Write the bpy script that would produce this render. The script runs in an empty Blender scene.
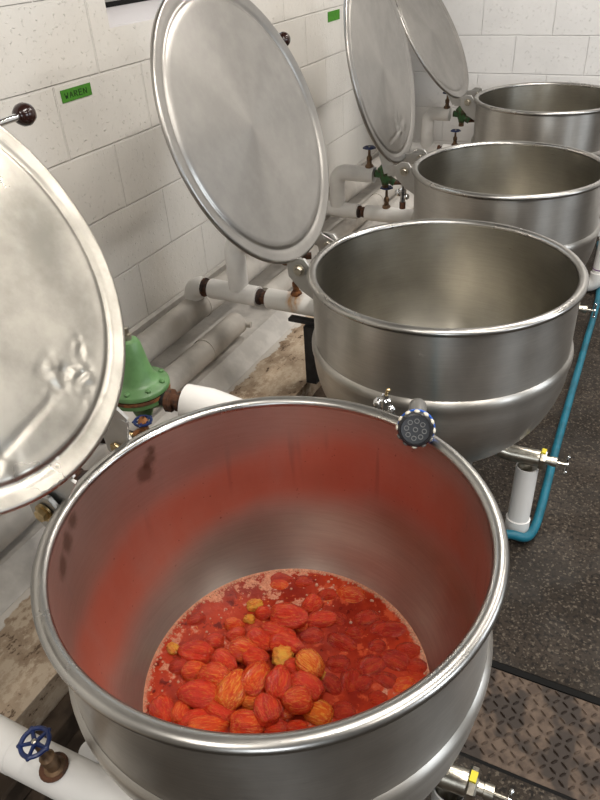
import bpy, bmesh, math, random
from mathutils import Vector, Matrix, noise
random.seed(7)
C = bpy.context.scene.collection
sc = bpy.context.scene
PI = math.pi
# ---------------------------------------------------------------- camera, light, exposure
# world: x away from the left wall, y along the wall and the row of kettles, z up; floor z=0
H = 0.90            # height of the kettle rims
cam = bpy.data.cameras.new('camera'); cam_o = bpy.data.objects.new('camera', cam); C.objects.link(cam_o)
F = Vector((-0.3949, 0.7263, -0.5625)).normalized()
Rt = Vector((0.8947, 0.4433, -0.0556)); Rt = (Rt - F * Rt.dot(F)).normalized()
U = Rt.cross(F)
m = Matrix.Identity(4)
for i in range(3): m[i][0] = Rt[i]; m[i][1] = U[i]; m[i][2] = -F[i]
m[0][3], m[1][3], m[2][3] = 0, 0, 0.814 + H
cam_o.matrix_world = m
cam.sensor_fit = 'HORIZONTAL'; cam.sensor_width = 36; cam.lens = 36 * 693.93 / 600
cam.clip_start = 0.02; cam.clip_end = 60
sc.camera = cam_o

w = bpy.data.worlds.new('world'); sc.world = w; w.use_nodes = True
bg = w.node_tree.nodes['Background']; bg.inputs[0].default_value = (0.85, 0.93, 1.0, 1); bg.inputs[1].default_value = 1.0
def area(name, loc, rot, sx, sy, power, col):
    l = bpy.data.lights.new(name, 'AREA'); l.shape = 'RECTANGLE'; l.size = sx; l.size_y = sy; l.energy = power; l.color = col
    o = bpy.data.objects.new(name, l); o.location = loc; o.rotation_euler = rot; C.objects.link(o); return o
for tx, ty, tp in ((0.05, 1.0, 23), (0.05, 3.3, 25), (-0.5, -0.9, 14), (1.5, 0.6, 18), (1.5, 2.8, 20)):
    area('ceiling_tubes', (tx, ty, 2.93), (0, 0, 0), 0.10, 1.2, tp, (1.0, 0.95, 0.88))
area('added_light_panel', (2.9, 2.6, 1.75), (0, math.radians(90), 0), 1.1, 0.8, 15, (0.84, 0.92, 1.0))  # unseen cool panel added at the right wall, which has no window opening
area('added_light_panel', (2.9, 0.6, 1.75), (0, math.radians(90), 0), 1.1, 0.8, 15, (0.84, 0.92, 1.0))  # second unseen panel added along the same solid wall
area('added_light_panel', (0.9, -2.15, 1.7), (math.radians(90), 0, 0), 0.9, 1.1, 14, (0.86, 0.93, 1.0))  # softbox added at the windowless front wall, for highlights on the nearest kettle
vs = sc.view_settings
vs.view_transform = 'Standard'; vs.look = 'None'; vs.exposure = 0.70; vs.gamma = 1.0; vs.use_curve_mapping = False
# ---------------------------------------------------------------- mesh helpers
class MB:
    def __init__(s): s.v = []; s.f = []
    def add(s, vs, fs):
        k = len(s.v); s.v += [tuple(v) for v in vs]; s.f += [tuple(i + k for i in f) for f in fs]; return s
    def box(s, a, b):
        x0, y0, z0 = a; x1, y1, z1 = b
        return s.add([(x0,y0,z0),(x1,y0,z0),(x1,y1,z0),(x0,y1,z0),(x0,y0,z1),(x1,y0,z1),(x1,y1,z1),(x0,y1,z1)],
                     [(0,3,2,1),(4,5,6,7),(0,1,5,4),(1,2,6,5),(2,3,7,6),(3,0,4,7)])
    def prism(s, poly, axis, a, b):
        # poly is a 2-D outline, extruded along axis ('x','y','z') from a to b
        n = len(poly)
        def P(p, t): return {'x': (t, p[0], p[1]), 'y': (p[0], t, p[1]), 'z': (p[0], p[1], t)}[axis]
        return s.add([P(p, a) for p in poly] + [P(p, b) for p in poly],
                     [tuple(range(n)), tuple(range(2*n-1, n-1, -1))] + [(i, i+n, (i+1) % n + n, (i+1) % n) for i in range(n)])
    def lathe(s, prof, M=None, n=48, disp=None):
        # prof: (radius, height) list, open; ends on the axis when radius = 0
        vs = []; rings = []
        for (r, h) in prof:
            if r < 1e-6: rings.append([len(vs)]); vs.append(Vector((0, 0, h)))
            else:
                rings.append(list(range(len(vs), len(vs) + n)))
                for i in range(n):
                    a = 2*PI*i/n; vs.append(Vector((r*math.cos(a), r*math.sin(a), h)))
        if disp: vs = [disp(v) for v in vs]
        if M: vs = [M @ v for v in vs]
        fs = []
        for A, B in zip(rings[:-1], rings[1:]):
            if len(A) == 1 and len(B) == 1: continue
            for i in range(n):
                j = (i + 1) % n
                if len(A) == 1: fs.append((A[0], B[j], B[i]))
                elif len(B) == 1: fs.append((A[i], A[j], B[0]))
                else: fs.append((A[i], A[j], B[j], B[i]))
        return s.add(vs, fs)
    def tube(s, pts, r, n=16, caps=True, closed=False):
        pts = [Vector(p) for p in pts]; N = len(pts)
        rs = r if isinstance(r, (list, tuple)) else [r] * N
        T = []
        for i in range(N):
            a = pts[(i-1) % N] if (closed or i) else pts[0]; b = pts[(i+1) % N] if (closed or i < N-1) else pts[-1]
            T.append((b - a).normalized())
        ref = Vector((0, 0, 1)) if abs(T[0].z) < .9 else Vector((1, 0, 0))
        nrm = T[0].cross(ref).normalized(); vs = []
        for i in range(N):
            nrm = (nrm - T[i] * nrm.dot(T[i])).normalized(); bi = T[i].cross(nrm)
            for k in range(n):
                a = 2*PI*k/n; vs.append(pts[i] + rs[i] * (math.cos(a) * nrm + math.sin(a) * bi))
        fs = []
        for i in range(N if closed else N-1):
            for k in range(n):
                k2 = (k+1) % n; i2 = (i+1) % N
                fs.append((i*n+k, i*n+k2, i2*n+k2, i2*n+k))
        if caps and not closed:
            fs.append(tuple(range(n-1, -1, -1))); fs.append(tuple(range((N-1)*n, N*n)))
        return s.add(vs, fs)
    def ball(s, c, rx, ry=None, rz=None, n=16, m=10):
        ry = ry or rx; rz = rz or rx
        prof = [(math.sin(PI*i/m), -math.cos(PI*i/m)) for i in range(m+1)]; prof[0] = (0, -1); prof[-1] = (0, 1)
        return s.lathe(prof, Matrix.Translation(c) @ Matrix.Diagonal((rx, ry, rz, 1)), n)
    def obj(s, name, mtl, parent=None, loc=None, smooth=35, bevel=0):
        me = bpy.data.meshes.new(name); me.from_pydata(s.v, [], s.f)
        bm = bmesh.new(); bm.from_mesh(me)
        bmesh.ops.remove_doubles(bm, verts=bm.verts, dist=1e-6)
        bmesh.ops.recalc_face_normals(bm, faces=bm.faces); bm.to_mesh(me); bm.free()
        if smooth: me.shade_smooth(); me.set_sharp_from_angle(angle=math.radians(smooth))
        me.materials.append(mtl)
        o = bpy.data.objects.new(name, me); C.objects.link(o)
        if parent: o.parent = parent
        if loc: o.location = loc
        if bevel:
            b = o.modifiers.new('bevel', 'BEVEL'); b.width = bevel; b.segments = 2; b.limit_method = 'ANGLE'
        return o
def frame(origin, z, x=(0, 0, 1)):
    z = Vector(z).normalized(); x = Vector(x)
    if abs(z.dot(x.normalized())) > .95: x = Vector((1, 0, 0))
    x = (x - z * x.dot(z)).normalized(); y = z.cross(x)
    M = Matrix.Identity(4)
    for i in range(3): M[i][0] = x[i]; M[i][1] = y[i]; M[i][2] = z[i]; M[i][3] = origin[i]
    return M
def arc(c, r, a0, a1, ax, n=8):
    # quarter bends: ax = two unit vectors
    e, f = Vector(ax[0]), Vector(ax[1]); c = Vector(c)
    return [c + r*(math.cos(a0+(a1-a0)*i/n)*e + math.sin(a0+(a1-a0)*i/n)*f) for i in range(n+1)]
def tag(o, label=None, cat=None, group=None, kind=None):
    if label: o['label'] = label
    if cat: o['category'] = cat
    if group: o['group'] = group
    if kind: o['kind'] = kind
    return o
def thing(name, label, cat, loc=(0, 0, 0), group=None):
    o = bpy.data.objects.new(name, None); o.empty_display_size = .05; C.objects.link(o); o.location = loc
    return tag(o, label, cat, group)

# ---------------------------------------------------------------- materials
def new(name):
    m = bpy.data.materials.new(name); m.use_nodes = True
    return m, m.node_tree, m.node_tree.nodes['Principled BSDF']
def N(t, kind, **kw):
    n = t.nodes.new(kind)
    for k, v in kw.items():
        if k in n.inputs: n.inputs[k].default_value = v
        else: setattr(n, k, v)
    return n
def L(t, a, b): t.links.new(a, b)
def ramp(t, fac, stops):
    r = t.nodes.new('ShaderNodeValToRGB'); e = r.color_ramp.elements
    e[0].position, e[0].color = stops[0][0], stops[0][1]; e[1].position, e[1].color = stops[-1][0], stops[-1][1]
    for p, c in stops[1:-1]: k = e.new(p); k.color = c
    L(t, fac, r.inputs[0]); return r
def mixc(t, fac, a, b, mode='MIX'):
    m = N(t, 'ShaderNodeMix', data_type='RGBA', blend_type=mode)
    for s, v in ((m.inputs[0], fac), (m.inputs[6], a), (m.inputs[7], b)):
        if hasattr(v, 'links') or hasattr(v, 'is_linked'): L(t, v, s)
        elif isinstance(v, (int, float)): s.default_value = v
        else: s.default_value = (*v[:3], 1)
    return m.outputs[2]
def g(v): return (v, v, v, 1)
def noisef(t, scale, detail=4, rough=.55, co=None, vec=None):
    n = N(t, 'ShaderNodeTexNoise', Scale=scale, Detail=detail, Roughness=rough)
    if co is None: co = t.nodes.new('ShaderNodeTexCoord').outputs['Object']
    if vec:
        mp = N(t, 'ShaderNodeMapping'); mp.inputs['Scale'].default_value = vec; L(t, co, mp.inputs[0]); co = mp.outputs[0]
    L(t, co, n.inputs['Vector']); return n.outputs['Fac']
def bump(t, b, fac, strength, dist, prev=None):
    n = N(t, 'ShaderNodeBump', Strength=strength, Distance=dist); L(t, fac, n.inputs['Height'])
    if prev: L(t, prev.outputs[0], n.inputs['Normal'])
    L(t, n.outputs[0], b.inputs['Normal']); return n
def math2(t, op, a, b=None, clamp=False):
    n = N(t, 'ShaderNodeMath', operation=op, use_clamp=clamp)
    for s, v in ((n.inputs[0], a), (n.inputs[1], b)):
        if v is None: continue
        if isinstance(v, (int, float)): s.default_value = v
        else: L(t, v, s)
    return n.outputs[0]
def maprange(t, v, a, b, c=0., d=1., smooth=True):
    n = N(t, 'ShaderNodeMapRange', interpolation_type='SMOOTHSTEP' if smooth else 'LINEAR')
    L(t, v, n.inputs[0]); n.inputs[1].default_value = a; n.inputs[2].default_value = b; n.inputs[3].default_value = c; n.inputs[4].default_value = d
    return n.outputs[0]

def plain(name, col, rough=.5, metal=0., var=0., vscale=20, bmp=0., bscale=60, col2=None, thr=(.4, .6)):
    m, t, b = new(name); b.inputs['Roughness'].default_value = rough; b.inputs['Metallic'].default_value = metal
    if col2 or var:
        c2 = col2 or tuple(max(0, c * (1 - var)) for c in col)
        f = maprange(t, noisef(t, vscale), thr[0], thr[1]); L(t, mixc(t, f, col, c2), b.inputs['Base Color'])
    else: b.inputs['Base Color'].default_value = (*col, 1)
    if rough >= .5 and not metal: b.inputs['Specular IOR Level'].default_value = .22
    if bmp: bump(t, b, noisef(t, bscale), bmp, .003)
    return m

def steel(name, base=(.60, .575, .535), r0=.24, r1=.38, stretch=(2, 2, 60), aniso=.5, film=False, smudge=.12):
    m, t, b = new(name); b.inputs['Metallic'].default_value = 1
    co = t.nodes.new('ShaderNodeTexCoord').outputs['Object']
    f = noisef(t, 6, 6, .6, co); f2 = noisef(t, 3.2, 3, .5, co)
    scr = noisef(t, 6, 3, .6, co, stretch)
    fine = noisef(t, 9, 4, .7, co, (1.2, 1.2, 28) if stretch[2] > 10 else (1, 1, 1))
    col = mixc(t, math2(t, 'MULTIPLY', maprange(t, f, .35, .7), smudge), base, tuple(c*.35 for c in base))
    rg = math2(t, 'ADD', maprange(t, f2, .3, .7, r0, r1), math2(t, 'ADD', math2(t, 'MULTIPLY', scr, .06), math2(t, 'MULTIPLY', fine, .08)))
    col = mixc(t, math2(t, 'MULTIPLY', maprange(t, fine, .35, .65), .16), col, tuple(c*.45 for c in base))
    if aniso:
        b.inputs['Anisotropic'].default_value = aniso; b.inputs['Anisotropic Rotation'].default_value = .25
        tg = N(t, 'ShaderNodeTangent', direction_type='RADIAL', axis='Z'); L(t, tg.outputs[0], b.inputs['Tangent'])
    if film:   # dried tomato residue on the steel
        sx = N(t, 'ShaderNodeSeparateXYZ'); L(t, co, sx.inputs[0])
        zz = math2(t, 'ADD', sx.outputs[2], math2(t, 'MULTIPLY', noisef(t, 2.2, 3, .5, co), .16))
        zz = math2(t, 'ADD', zz, math2(t, 'MULTIPLY', sx.outputs[1], -.10))
        zz = math2(t, 'ADD', zz, math2(t, 'MULTIPLY', sx.outputs[0], -.16))
        lo = maprange(t, zz, .63, .74); hi = maprange(t, zz, .94, .80)
        amt = math2(t, 'MULTIPLY', lo, maprange(t, hi, 0, 1, .38, 1.0))
        wash = noisef(t, 5, 5, .6, co, (1, 1, .35))
        amt = math2(t, 'MULTIPLY', amt, maprange(t, wash, .25, .65, .62, .95))
        drip = maprange(t, noisef(t, 30, 2, .5, co, (1, 1, .06)), .60, .72)
        dr = math2(t, 'MULTIPLY', drip, maprange(t, sx.outputs[2], .62, .80)); dr = math2(t, 'MULTIPLY', dr, maprange(t, sx.outputs[2], .86, .78))
        fcol = mixc(t, wash, (.60, .135, .080), (.38, .12, .078))
        fcol = mixc(t, math2(t, 'MULTIPLY', dr, .5), fcol, (.22, .05, .035))
        col = mixc(t, amt, col, fcol)
        spk = maprange(t, noisef(t, 120, 1, .5, co), .74, .78)
        col = mixc(t, math2(t, 'MULTIPLY', spk, math2(t, 'MULTIPLY', amt, .7)), col, (.10, .02, .012))
        # scorched brown patches near the rim on the left
        for (px, py, pz, rad) in ((-.339, .113, .852, .016), (-.336, .118, .872, .010), (-.344, .095, .826, .022), (-.330, -.135, .855, .020), (-.342, -.10, .875, .014), (-.312, -.172, .842, .022)):
            d = N(t, 'ShaderNodeVectorMath', operation='DISTANCE'); L(t, co, d.inputs[0]); d.inputs[1].default_value = (px, py, pz)
            s = maprange(t, math2(t, 'ADD', d.outputs['Value'], math2(t, 'MULTIPLY', noisef(t, 34, 3, .6, co), .03)), rad + .022, rad * .5 + .012)
            col = mixc(t, math2(t, 'MULTIPLY', s, .6), col, (.07, .035, .014))
        mt = math2(t, 'SUBTRACT', 1, math2(t, 'MULTIPLY', amt, .45)); L(t, mt, b.inputs['Metallic'])
        rg = math2(t, 'ADD', rg, math2(t, 'MULTIPLY', amt, .06))
    L(t, col, b.inputs['Base Color']); L(t, rg, b.inputs['Roughness'])
    bump(t, b, scr, .03, .001)
    return m
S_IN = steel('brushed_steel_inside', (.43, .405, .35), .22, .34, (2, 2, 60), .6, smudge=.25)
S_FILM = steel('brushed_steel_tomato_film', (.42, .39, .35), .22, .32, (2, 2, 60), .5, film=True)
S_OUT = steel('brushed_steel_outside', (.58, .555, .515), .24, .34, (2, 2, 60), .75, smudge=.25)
S_RIM = steel('polished_steel_rim', (.46, .445, .42), .17, .27, (8, 8, 8), 0, smudge=.06)
S_LID = steel('spun_steel_lid', (.41, .39, .365), .22, .32, (3, 3, 3), .55, smudge=.22)
S_LID_WORN = steel('worn_spun_steel_lid', (.43, .405, .36), .19, .32, (3, 3, 3), .5, smudge=.62)
S_BRK = steel('dull_steel_plate', (.52, .51, .49), .32, .45, (3, 3, 3), 0, smudge=.2)
CHROME = plain('chrome', (.78, .78, .78), .12, 1)
BRASS = plain('brass', (.62, .47, .25), .3, 1, .4, 40)
NICKEL = plain('dull_nickel', (.56, .52, .44), .3, 1, .3, 30)
WHITE_PIPE = plain('white_pipe_cover', (.80, .78, .75), .5, 0, .10, 9, .15, 40)
WHITE_NEW = plain('clean_white_pipe', (.80, .78, .75), .42, 0, .04, 9, .05, 30)
GREY_PIPE = plain('painted_pipe_lagging', (.60, .56, .51), .6, 0, .2, 7, .3, 30)
RUST = plain('rusty_iron', (.13, .055, .028), .8, .2, 0, 30, .5, 90, (.045, .03, .025))
RUST_O = plain('orange_rust', (.30, .12, .04), .85, .1, 0, 40, .5, 90, (.12, .05, .025))
BRONZE = plain('old_bronze', (.20,.12,.065), .5, .6, 0, 40, .3, 90, (.10, .06, .035))
BLACK_IRON = plain('black_iron', (.03, .03, .032), .55, .3, .3, 30)
BLUE = plain('blue_painted_iron', (.004, .018, .10), .35, 0, .3, 60)
GREEN = plain('green_enamel', (.12, .25, .095), .38, 0, .18, 20, .15, 50)
GREEN_D = plain('worn_green_enamel', (.05, .13, .05), .5, 0, 0, 40, .3, 70, (.06, .05, .03))
KNOB = plain('dark_bakelite', (.022, .008, .006), .18)
BLACK = plain('black_plastic', (.012, .012, .014), .35)
GREYPL = plain('grey_plastic', (.13, .125, .115), .4)
CREAM = plain('cream_plastic', (.62, .58, .48), .4)
BLUEPL = plain('blue_plastic', (.02, .12, .55), .3)
HOSE = plain('teal_rubber', (.008, .14, .205), .42, 0, .25, 12, .1, 200)
YELLOW = plain('yellow_tape', (.75, .62, .05), .5)
TAPE = plain('green_tape', (.075, .27, .03), .55, 0, .15, 60)
INK = plain('black_marker', (.02, .045, .015), .6)
SLAB = plain('stained_concrete', (.40, .31, .22), .9, 0, 0, 9, .8, 45, (.22, .155, .10), (.38, .62))
TIMBER = plain('dark_timber', (.085, .060, .042), .85, 0, .5, 12, .6, 50)
DARKF = plain('window_frame_grey', (.30, .29, .27), .5)
BLACKGAP = plain('dark_sealant', (.007, .0065, .006), .9)

def wall_mat(name, axis, off_u, off_z, col):
    m, t, b = new(name); b.inputs['Roughness'].default_value = .42
    co = N(t, 'ShaderNodeTexCoord').outputs['Object']
    sx = N(t, 'ShaderNodeSeparateXYZ'); L(t, co, sx.inputs[0])
    cb = N(t, 'ShaderNodeCombineXYZ')
    L(t, math2(t, 'SUBTRACT', sx.outputs[axis], off_u), cb.inputs[0]); L(t, math2(t, 'SUBTRACT', sx.outputs[2], off_z), cb.inputs[1])
    # mortar lines are a little crooked
    wob = math2(t, 'MULTIPLY', math2(t, 'SUBTRACT', noisef(t, 4, 2, .5, co), .5), .006)
    ad = N(t, 'ShaderNodeVectorMath', operation='ADD'); L(t, cb.outputs[0], ad.inputs[0])
    c2 = N(t, 'ShaderNodeCombineXYZ'); L(t, wob, c2.inputs[0]); L(t, wob, c2.inputs[1]); L(t, c2.outputs[0], ad.inputs[1])
    def brick(ms):
        br = N(t, 'ShaderNodeTexBrick', offset=.5, offset_frequency=2, squash=1.0)
        br.inputs['Scale'].default_value = 1; br.inputs['Mortar Size'].default_value = ms; br.inputs['Mortar Smooth'].default_value = .6
        br.inputs['Brick Width'].default_value = .4; br.inputs['Row Height'].default_value = .203; br.inputs['Bias'].default_value = 0
        L(t, ad.outputs[0], br.inputs['Vector']); return br.outputs['Fac']
    f = brick(.0045)
    tone = noisef(t, 1.6, 4, .6, co)
    c = mixc(t, maprange(t, tone, .3, .75), col, tuple(x*.88 for x in col))
    c = mixc(t, math2(t, 'MULTIPLY', brick(.0016), .13), c, tuple(x*.6 for x in col))
    L(t, c, b.inputs['Base Color'])
    pits = maprange(t, noisef(t, 75, 3, .55, co), .60, .72)
    bl = noisef(t, 26, 4, .6, co)
    h = math2(t, 'SUBTRACT', math2(t, 'ADD', math2(t, 'MULTIPLY', bl, .45), math2(t, 'MULTIPLY', pits, .45)), math2(t, 'MULTIPLY', f, .8))
    bump(t, b, h, .85, .005)
    return m
WALL_L = wall_mat('painted_block_left', 1, 1.555, .573, (.78, .745, .69))
WALL_B = wall_mat('painted_block_back', 0, -.505, .722, (.80, .785, .77))
CURB = plain('thick_white_paint', (.64, .605, .56), .45, 0, .22, 8, 1.0, 22)
PLASTER = plain('room_plaster', (.21, .195, .175), .9)

# ---------------------------------------------------------------- the room
WX, BY, RX, FY, CZ = -1.56, 4.55, 3.0, -2.2, 3.0
def struct(name, mb, mtl, parent=None, **k):
    o = mb.obj(name, mtl, parent, **k)
    if not parent: o['kind'] = 'structure'
    return o
TY0, TY1 = .962, 1.262      # trench across the floor
m_, t_, b_ = new('wet_concrete_floor')
co = N(t_, 'ShaderNodeTexCoord').outputs['Object']
vor = N(t_, 'ShaderNodeTexVoronoi', Scale=170); L(t_, co, vor.inputs['Vector'])
vsep = N(t_, 'ShaderNodeSeparateColor'); L(t_, vor.outputs['Color'], vsep.inputs[0])
b_.inputs['Specular IOR Level'].default_value = .25
sp = maprange(t_, vsep.outputs[0], .74, .98)
big = noisef(t_, 3.5, 5, .6, co); fine = noisef(t_, 70, 4, .65, co)
cc = mixc(t_, maprange(t_, big, .35, .68), (.022, .016, .011), (.046, .034, .025))
cc = mixc(t_, math2(t_, 'MULTIPLY', sp, .55), cc, (.17, .138, .105))
cc = mixc(t_, maprange(t_, fine, .52, .38), cc, (.012, .009, .007))
L(t_, cc, b_.inputs['Base Color']); L(t_, maprange(t_, noisef(t_, 5, 3, .5, co), .4, .6, .5, .8), b_.inputs['Roughness'])
bump(t_, b_, math2(t_, 'ADD', fine, sp), .7, .004); FLOOR = m_
fl = MB().box((WX-.2, TY1, -.12), (RX, BY+.1, 0)).box((WX-.2, FY-.1, -.12), (RX, TY0, 0)).box((WX-.2, TY0, -.16), (RX, TY1, -.10))
struct('floor', fl, FLOOR, smooth=0)
# left wall with a window opening high up
WY0, WY1, WZ0, WZ1 = 1.838, 3.05, 1.495, 2.5
lw = MB()
for a, b in (((WX-.2, FY, 0), (WX, WY0, CZ)), ((WX-.2, WY1, 0), (WX, BY, CZ)), ((WX-.2, WY0, 0), (WX, WY1, WZ0)), ((WX-.2, WY0, WZ1), (WX, WY1, CZ))): lw.box(a, b)
struct('wall_left', lw, WALL_L, smooth=0)
struct('wall_back', MB().box((WX-.2, BY, 0), (RX, BY+.15, CZ)), WALL_B, smooth=0)
struct('wall_right', MB().box((RX, FY, 0), (RX+.15, BY+.15, CZ)), PLASTER, smooth=0)
struct('wall_front', MB().box((WX-.2, FY-.15, 0), (RX+.15, FY, CZ)), PLASTER, smooth=0)
struct('ceiling', MB().box((WX-.2, FY-.15, CZ), (RX+.15, BY+.15, CZ+.1)), PLASTER, smooth=0)
win = bpy.data.objects.new('window_1', None); C.objects.link(win); win['kind'] = 'structure'; win.location = (WX-.15, WY0, WZ0)
def rel(mb, o):
    mb.v = [tuple(Vector(v) - o.location) for v in mb.v]; return mb
rel(MB().prism([(WX-.15, WZ0), (WX-.001, WZ0), (WX-.001, WZ0+.004), (WX-.105, WZ0+.042), (WX-.15, WZ0+.042)], 'y', WY0+.001, WY1-.001), win).obj('window_sill', plain('sill_paint', (.72, .69, .70), .5, bmp=.3, bscale=20), win)
rel(MB().box((WX-.135, WY0+.001, WZ0+.043), (WX-.105, WY1-.001, WZ0+.056)), win).obj('gasket', BLACKGAP, win)
fr = MB()
for a, b in (((WY0+.001, WZ0+.057), (WY1-.001, WZ0+.16)), ((WY0+.001, WZ1-.05), (WY1-.001, WZ1-.001)), ((WY0+.001, WZ0+.16), (WY0+.05, WZ1-.05)), ((WY1-.05, WZ0+.16), (WY1-.001, WZ1-.05))):
    fr.box((WX-.15, a[0], a[1]), (WX-.11, b[0], b[1]))
rel(fr, win).obj('window_frame', DARKF, win)
gm, gt, gb = new('window_glass'); gb.inputs['Transmission Weight'].default_value = 1; gb.inputs['Roughness'].default_value = .02; gb.inputs['Base Color'].default_value = (.95, .97, .97, 1)
rel(MB().box((WX-.132, WY0+.05, WZ0+.16), (WX-.127, WY1-.05, WZ1-.05)), win).obj('pane', gm, win)

# base of the left wall: painted kerb step, sloping strip, stained concrete plinth
struct('baseboard_left', MB().prism([(WX, .545), (WX+.012, .545), (WX+.016, .567), (WX, .570)], 'y', FY, BY), CURB)
CZT = .375
cb_ = MB().prism([(WX, 0), (-1.25, 0), (-1.228, .352), (-1.30, CZT+.03), (WX, CZT+.035)], 'y', FY, BY)
struct('trim_1', cb_, CURB, smooth=0)
# plinth with a broken paint edge
sm, st, sb = new('stained_concrete_plinth'); sb.inputs['Roughness'].default_value = .85
co = N(st, 'ShaderNodeTexCoord').outputs['Object']
n1 = noisef(st, 4.5, 6, .6, co); n2 = noisef(st, 30, 5, .7, co, (1, .6, 1))
c = mixc(st, maprange(st, n1, .42, .58), (.44, .34, .245), (.28, .20, .135))
c = mixc(st, math2(st, 'MULTIPLY', maprange(st, n2, .48, .58), .8), c, (.55, .45, .34)); sb.inputs['Specular IOR Level'].default_value = .2
c = mixc(st, maprange(st, n2, .42, .35), c, (.13, .085, .055))
c = mixc(st, maprange(st, noisef(st, 5, 3, .6, co, (1, 1, 1)), .66, .74), c, (.33, .14, .05))
sx = N(st, 'ShaderNodeSeparateXYZ'); L(st, co, sx.inputs[0])
edge = math2(st, 'ADD', sx.outputs[0], math2(st, 'MULTIPLY', math2(st, 'SUBTRACT', noisef(st, 11, 5, .7, co), .5), .09))
c = mixc(st, maprange(st, edge, -1.205, -1.213), c, (.60, .56, .51))
L(st, c, sb.inputs['Base Color']); bump(st, sb, math2(st, 'ADD', n2, n1), .9, .006)
struct('trim_2', MB().box((-1.245, FY, 0), (-.985, BY, .35)), sm, smooth=0)
tb = thing('timber_sleeper', 'dark worn timber lying along the concrete plinth left of the kettles', 'timber', (-.94, 1.0, 0))
MB().box((-.04, -1.6, 0), (.035, 3.3, .20)).obj('plank', TIMBER, tb, bevel=.006)
MB().box((-.042, -1.6, .205), (.005, 3.3, .275)).obj('plank', TIMBER, tb, bevel=.006)

# floor plate over the trench
pm, pt, pb = new('worn_tread_plate'); pb.inputs['Metallic'].default_value = .15
co = N(pt, 'ShaderNodeTexCoord').outputs['Object']
wet = maprange(pt, noisef(pt, 9, 3, .5, co), .47, .55)
c = mixc(pt, maprange(pt, noisef(pt, 40, 4, .6, co), .35, .65), (.125, .088, .064), (.075, .051, .037))
c = mixc(pt, wet, c, (.026, .017, .012)); pb.inputs['Specular IOR Level'].default_value = .3; L(pt, c, pb.inputs['Base Color'])
L(pt, maprange(pt, wet, 0, 1, .65, .5, False), pb.inputs['Roughness']); bump(pt, pb, noisef(pt, 60, 3, .6, co), .3, .002)
plate = thing('tread_plate', 'brown metal diamond tread plate set flush in the dark floor, right of the front kettle', 'floor plate', (-.3, TY0, 0))
pl = MB().box((0, .012, -.012), (1.6, TY1-TY0-.022, -.004))
p_ = .0235
for i in range(int(1.6/p_)-1):
    for j in range(11):
        cx, cy = (i+.8)*p_, .022 + (j+.5)*p_; s = 1 if (i+j) % 2 else -1
        u = Vector((math.cos(s*PI/4+.1), math.sin(s*PI/4+.1), 0)); v = Vector((-u.y, u.x, 0)); o = Vector((cx, cy, -.0041))
        a_, b2 = .0115, .0036
        pl.add([o-u*a_, o-u*a_*.55-v*b2, o+u*a_*.55-v*b2, o+u*a_, o+u*a_*.55+v*b2, o-u*a_*.55+v*b2, o-u*a_*.5+Vector((0,0,.0042)), o+u*a_*.5+Vector((0,0,.0042))],
               [(0,1,6),(1,2,7,6),(2,3,7),(3,4,7),(4,5,6,7),(5,0,6)])
pl.obj('tread', pm, plate, smooth=0)
MB().box((-.1, TY1-TY0-.020, -.10), (2.4, TY1-TY0-.001, -.001)).obj('edge_bar', BLACKGAP, plate)
MB().box((-.1, .001, -.10), (2.4, .010, -.002)).obj('edge_bar', BLACKGAP, plate)

# ---------------------------------------------------------------- kettles
KP = [(-.453, .700), (-.484, 1.778), (-.541, 2.858), (-.599, 4.036)]
HK = [.902, .907, .881, .909]      # each kettle stands a little higher or lower
R_IN = .357
def ellip(r, z0, depth, n=20, top=True):
    return [(r*math.cos(PI/2*i/n) if i < n else 0, z0 - depth*math.sin(PI/2*i/n)) for i in range(n+1)]
def handwheel(parent, M, r=.024, mtl=None, spokes=5, name='handwheel'):
    mb = MB(); pts = []
    for i in range(60):
        a = 2*PI*i/60; rr = r * (1 + .10*max(0, math.cos(a*spokes))**6)
        pts.append(M @ Vector((rr*math.cos(a), rr*math.sin(a), 0)))
    mb.tube(pts, r*.17, 8, closed=True)
    for k in range(spokes):
        a = 2*PI*k/spokes; mb.tube([M @ Vector((r*.2*math.cos(a), r*.2*math.sin(a), -r*.05)), M @ Vector((r*1.0*math.cos(a), r*1.0*math.sin(a), 0))], [r*.17, r*.14], 6)
        mb.ball(M @ Vector((r*1.16*math.cos(a), r*1.16*math.sin(a), 0)), r*.15, n=8, m=6)
    mb.lathe([(0, -r*.15), (r*.3, -r*.15), (r*.3, r*.1), (0, r*.1)], M, 12)
    o = mb.obj(name, mtl or BLUE, parent)
    MB().lathe([(0, r*.08), (r*.20, r*.08), (r*.20, r*.2), (r*.1, r*.26), (0, r*.26)], M, 6).obj('wheel_nut', NICKEL, o)
    return o
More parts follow.
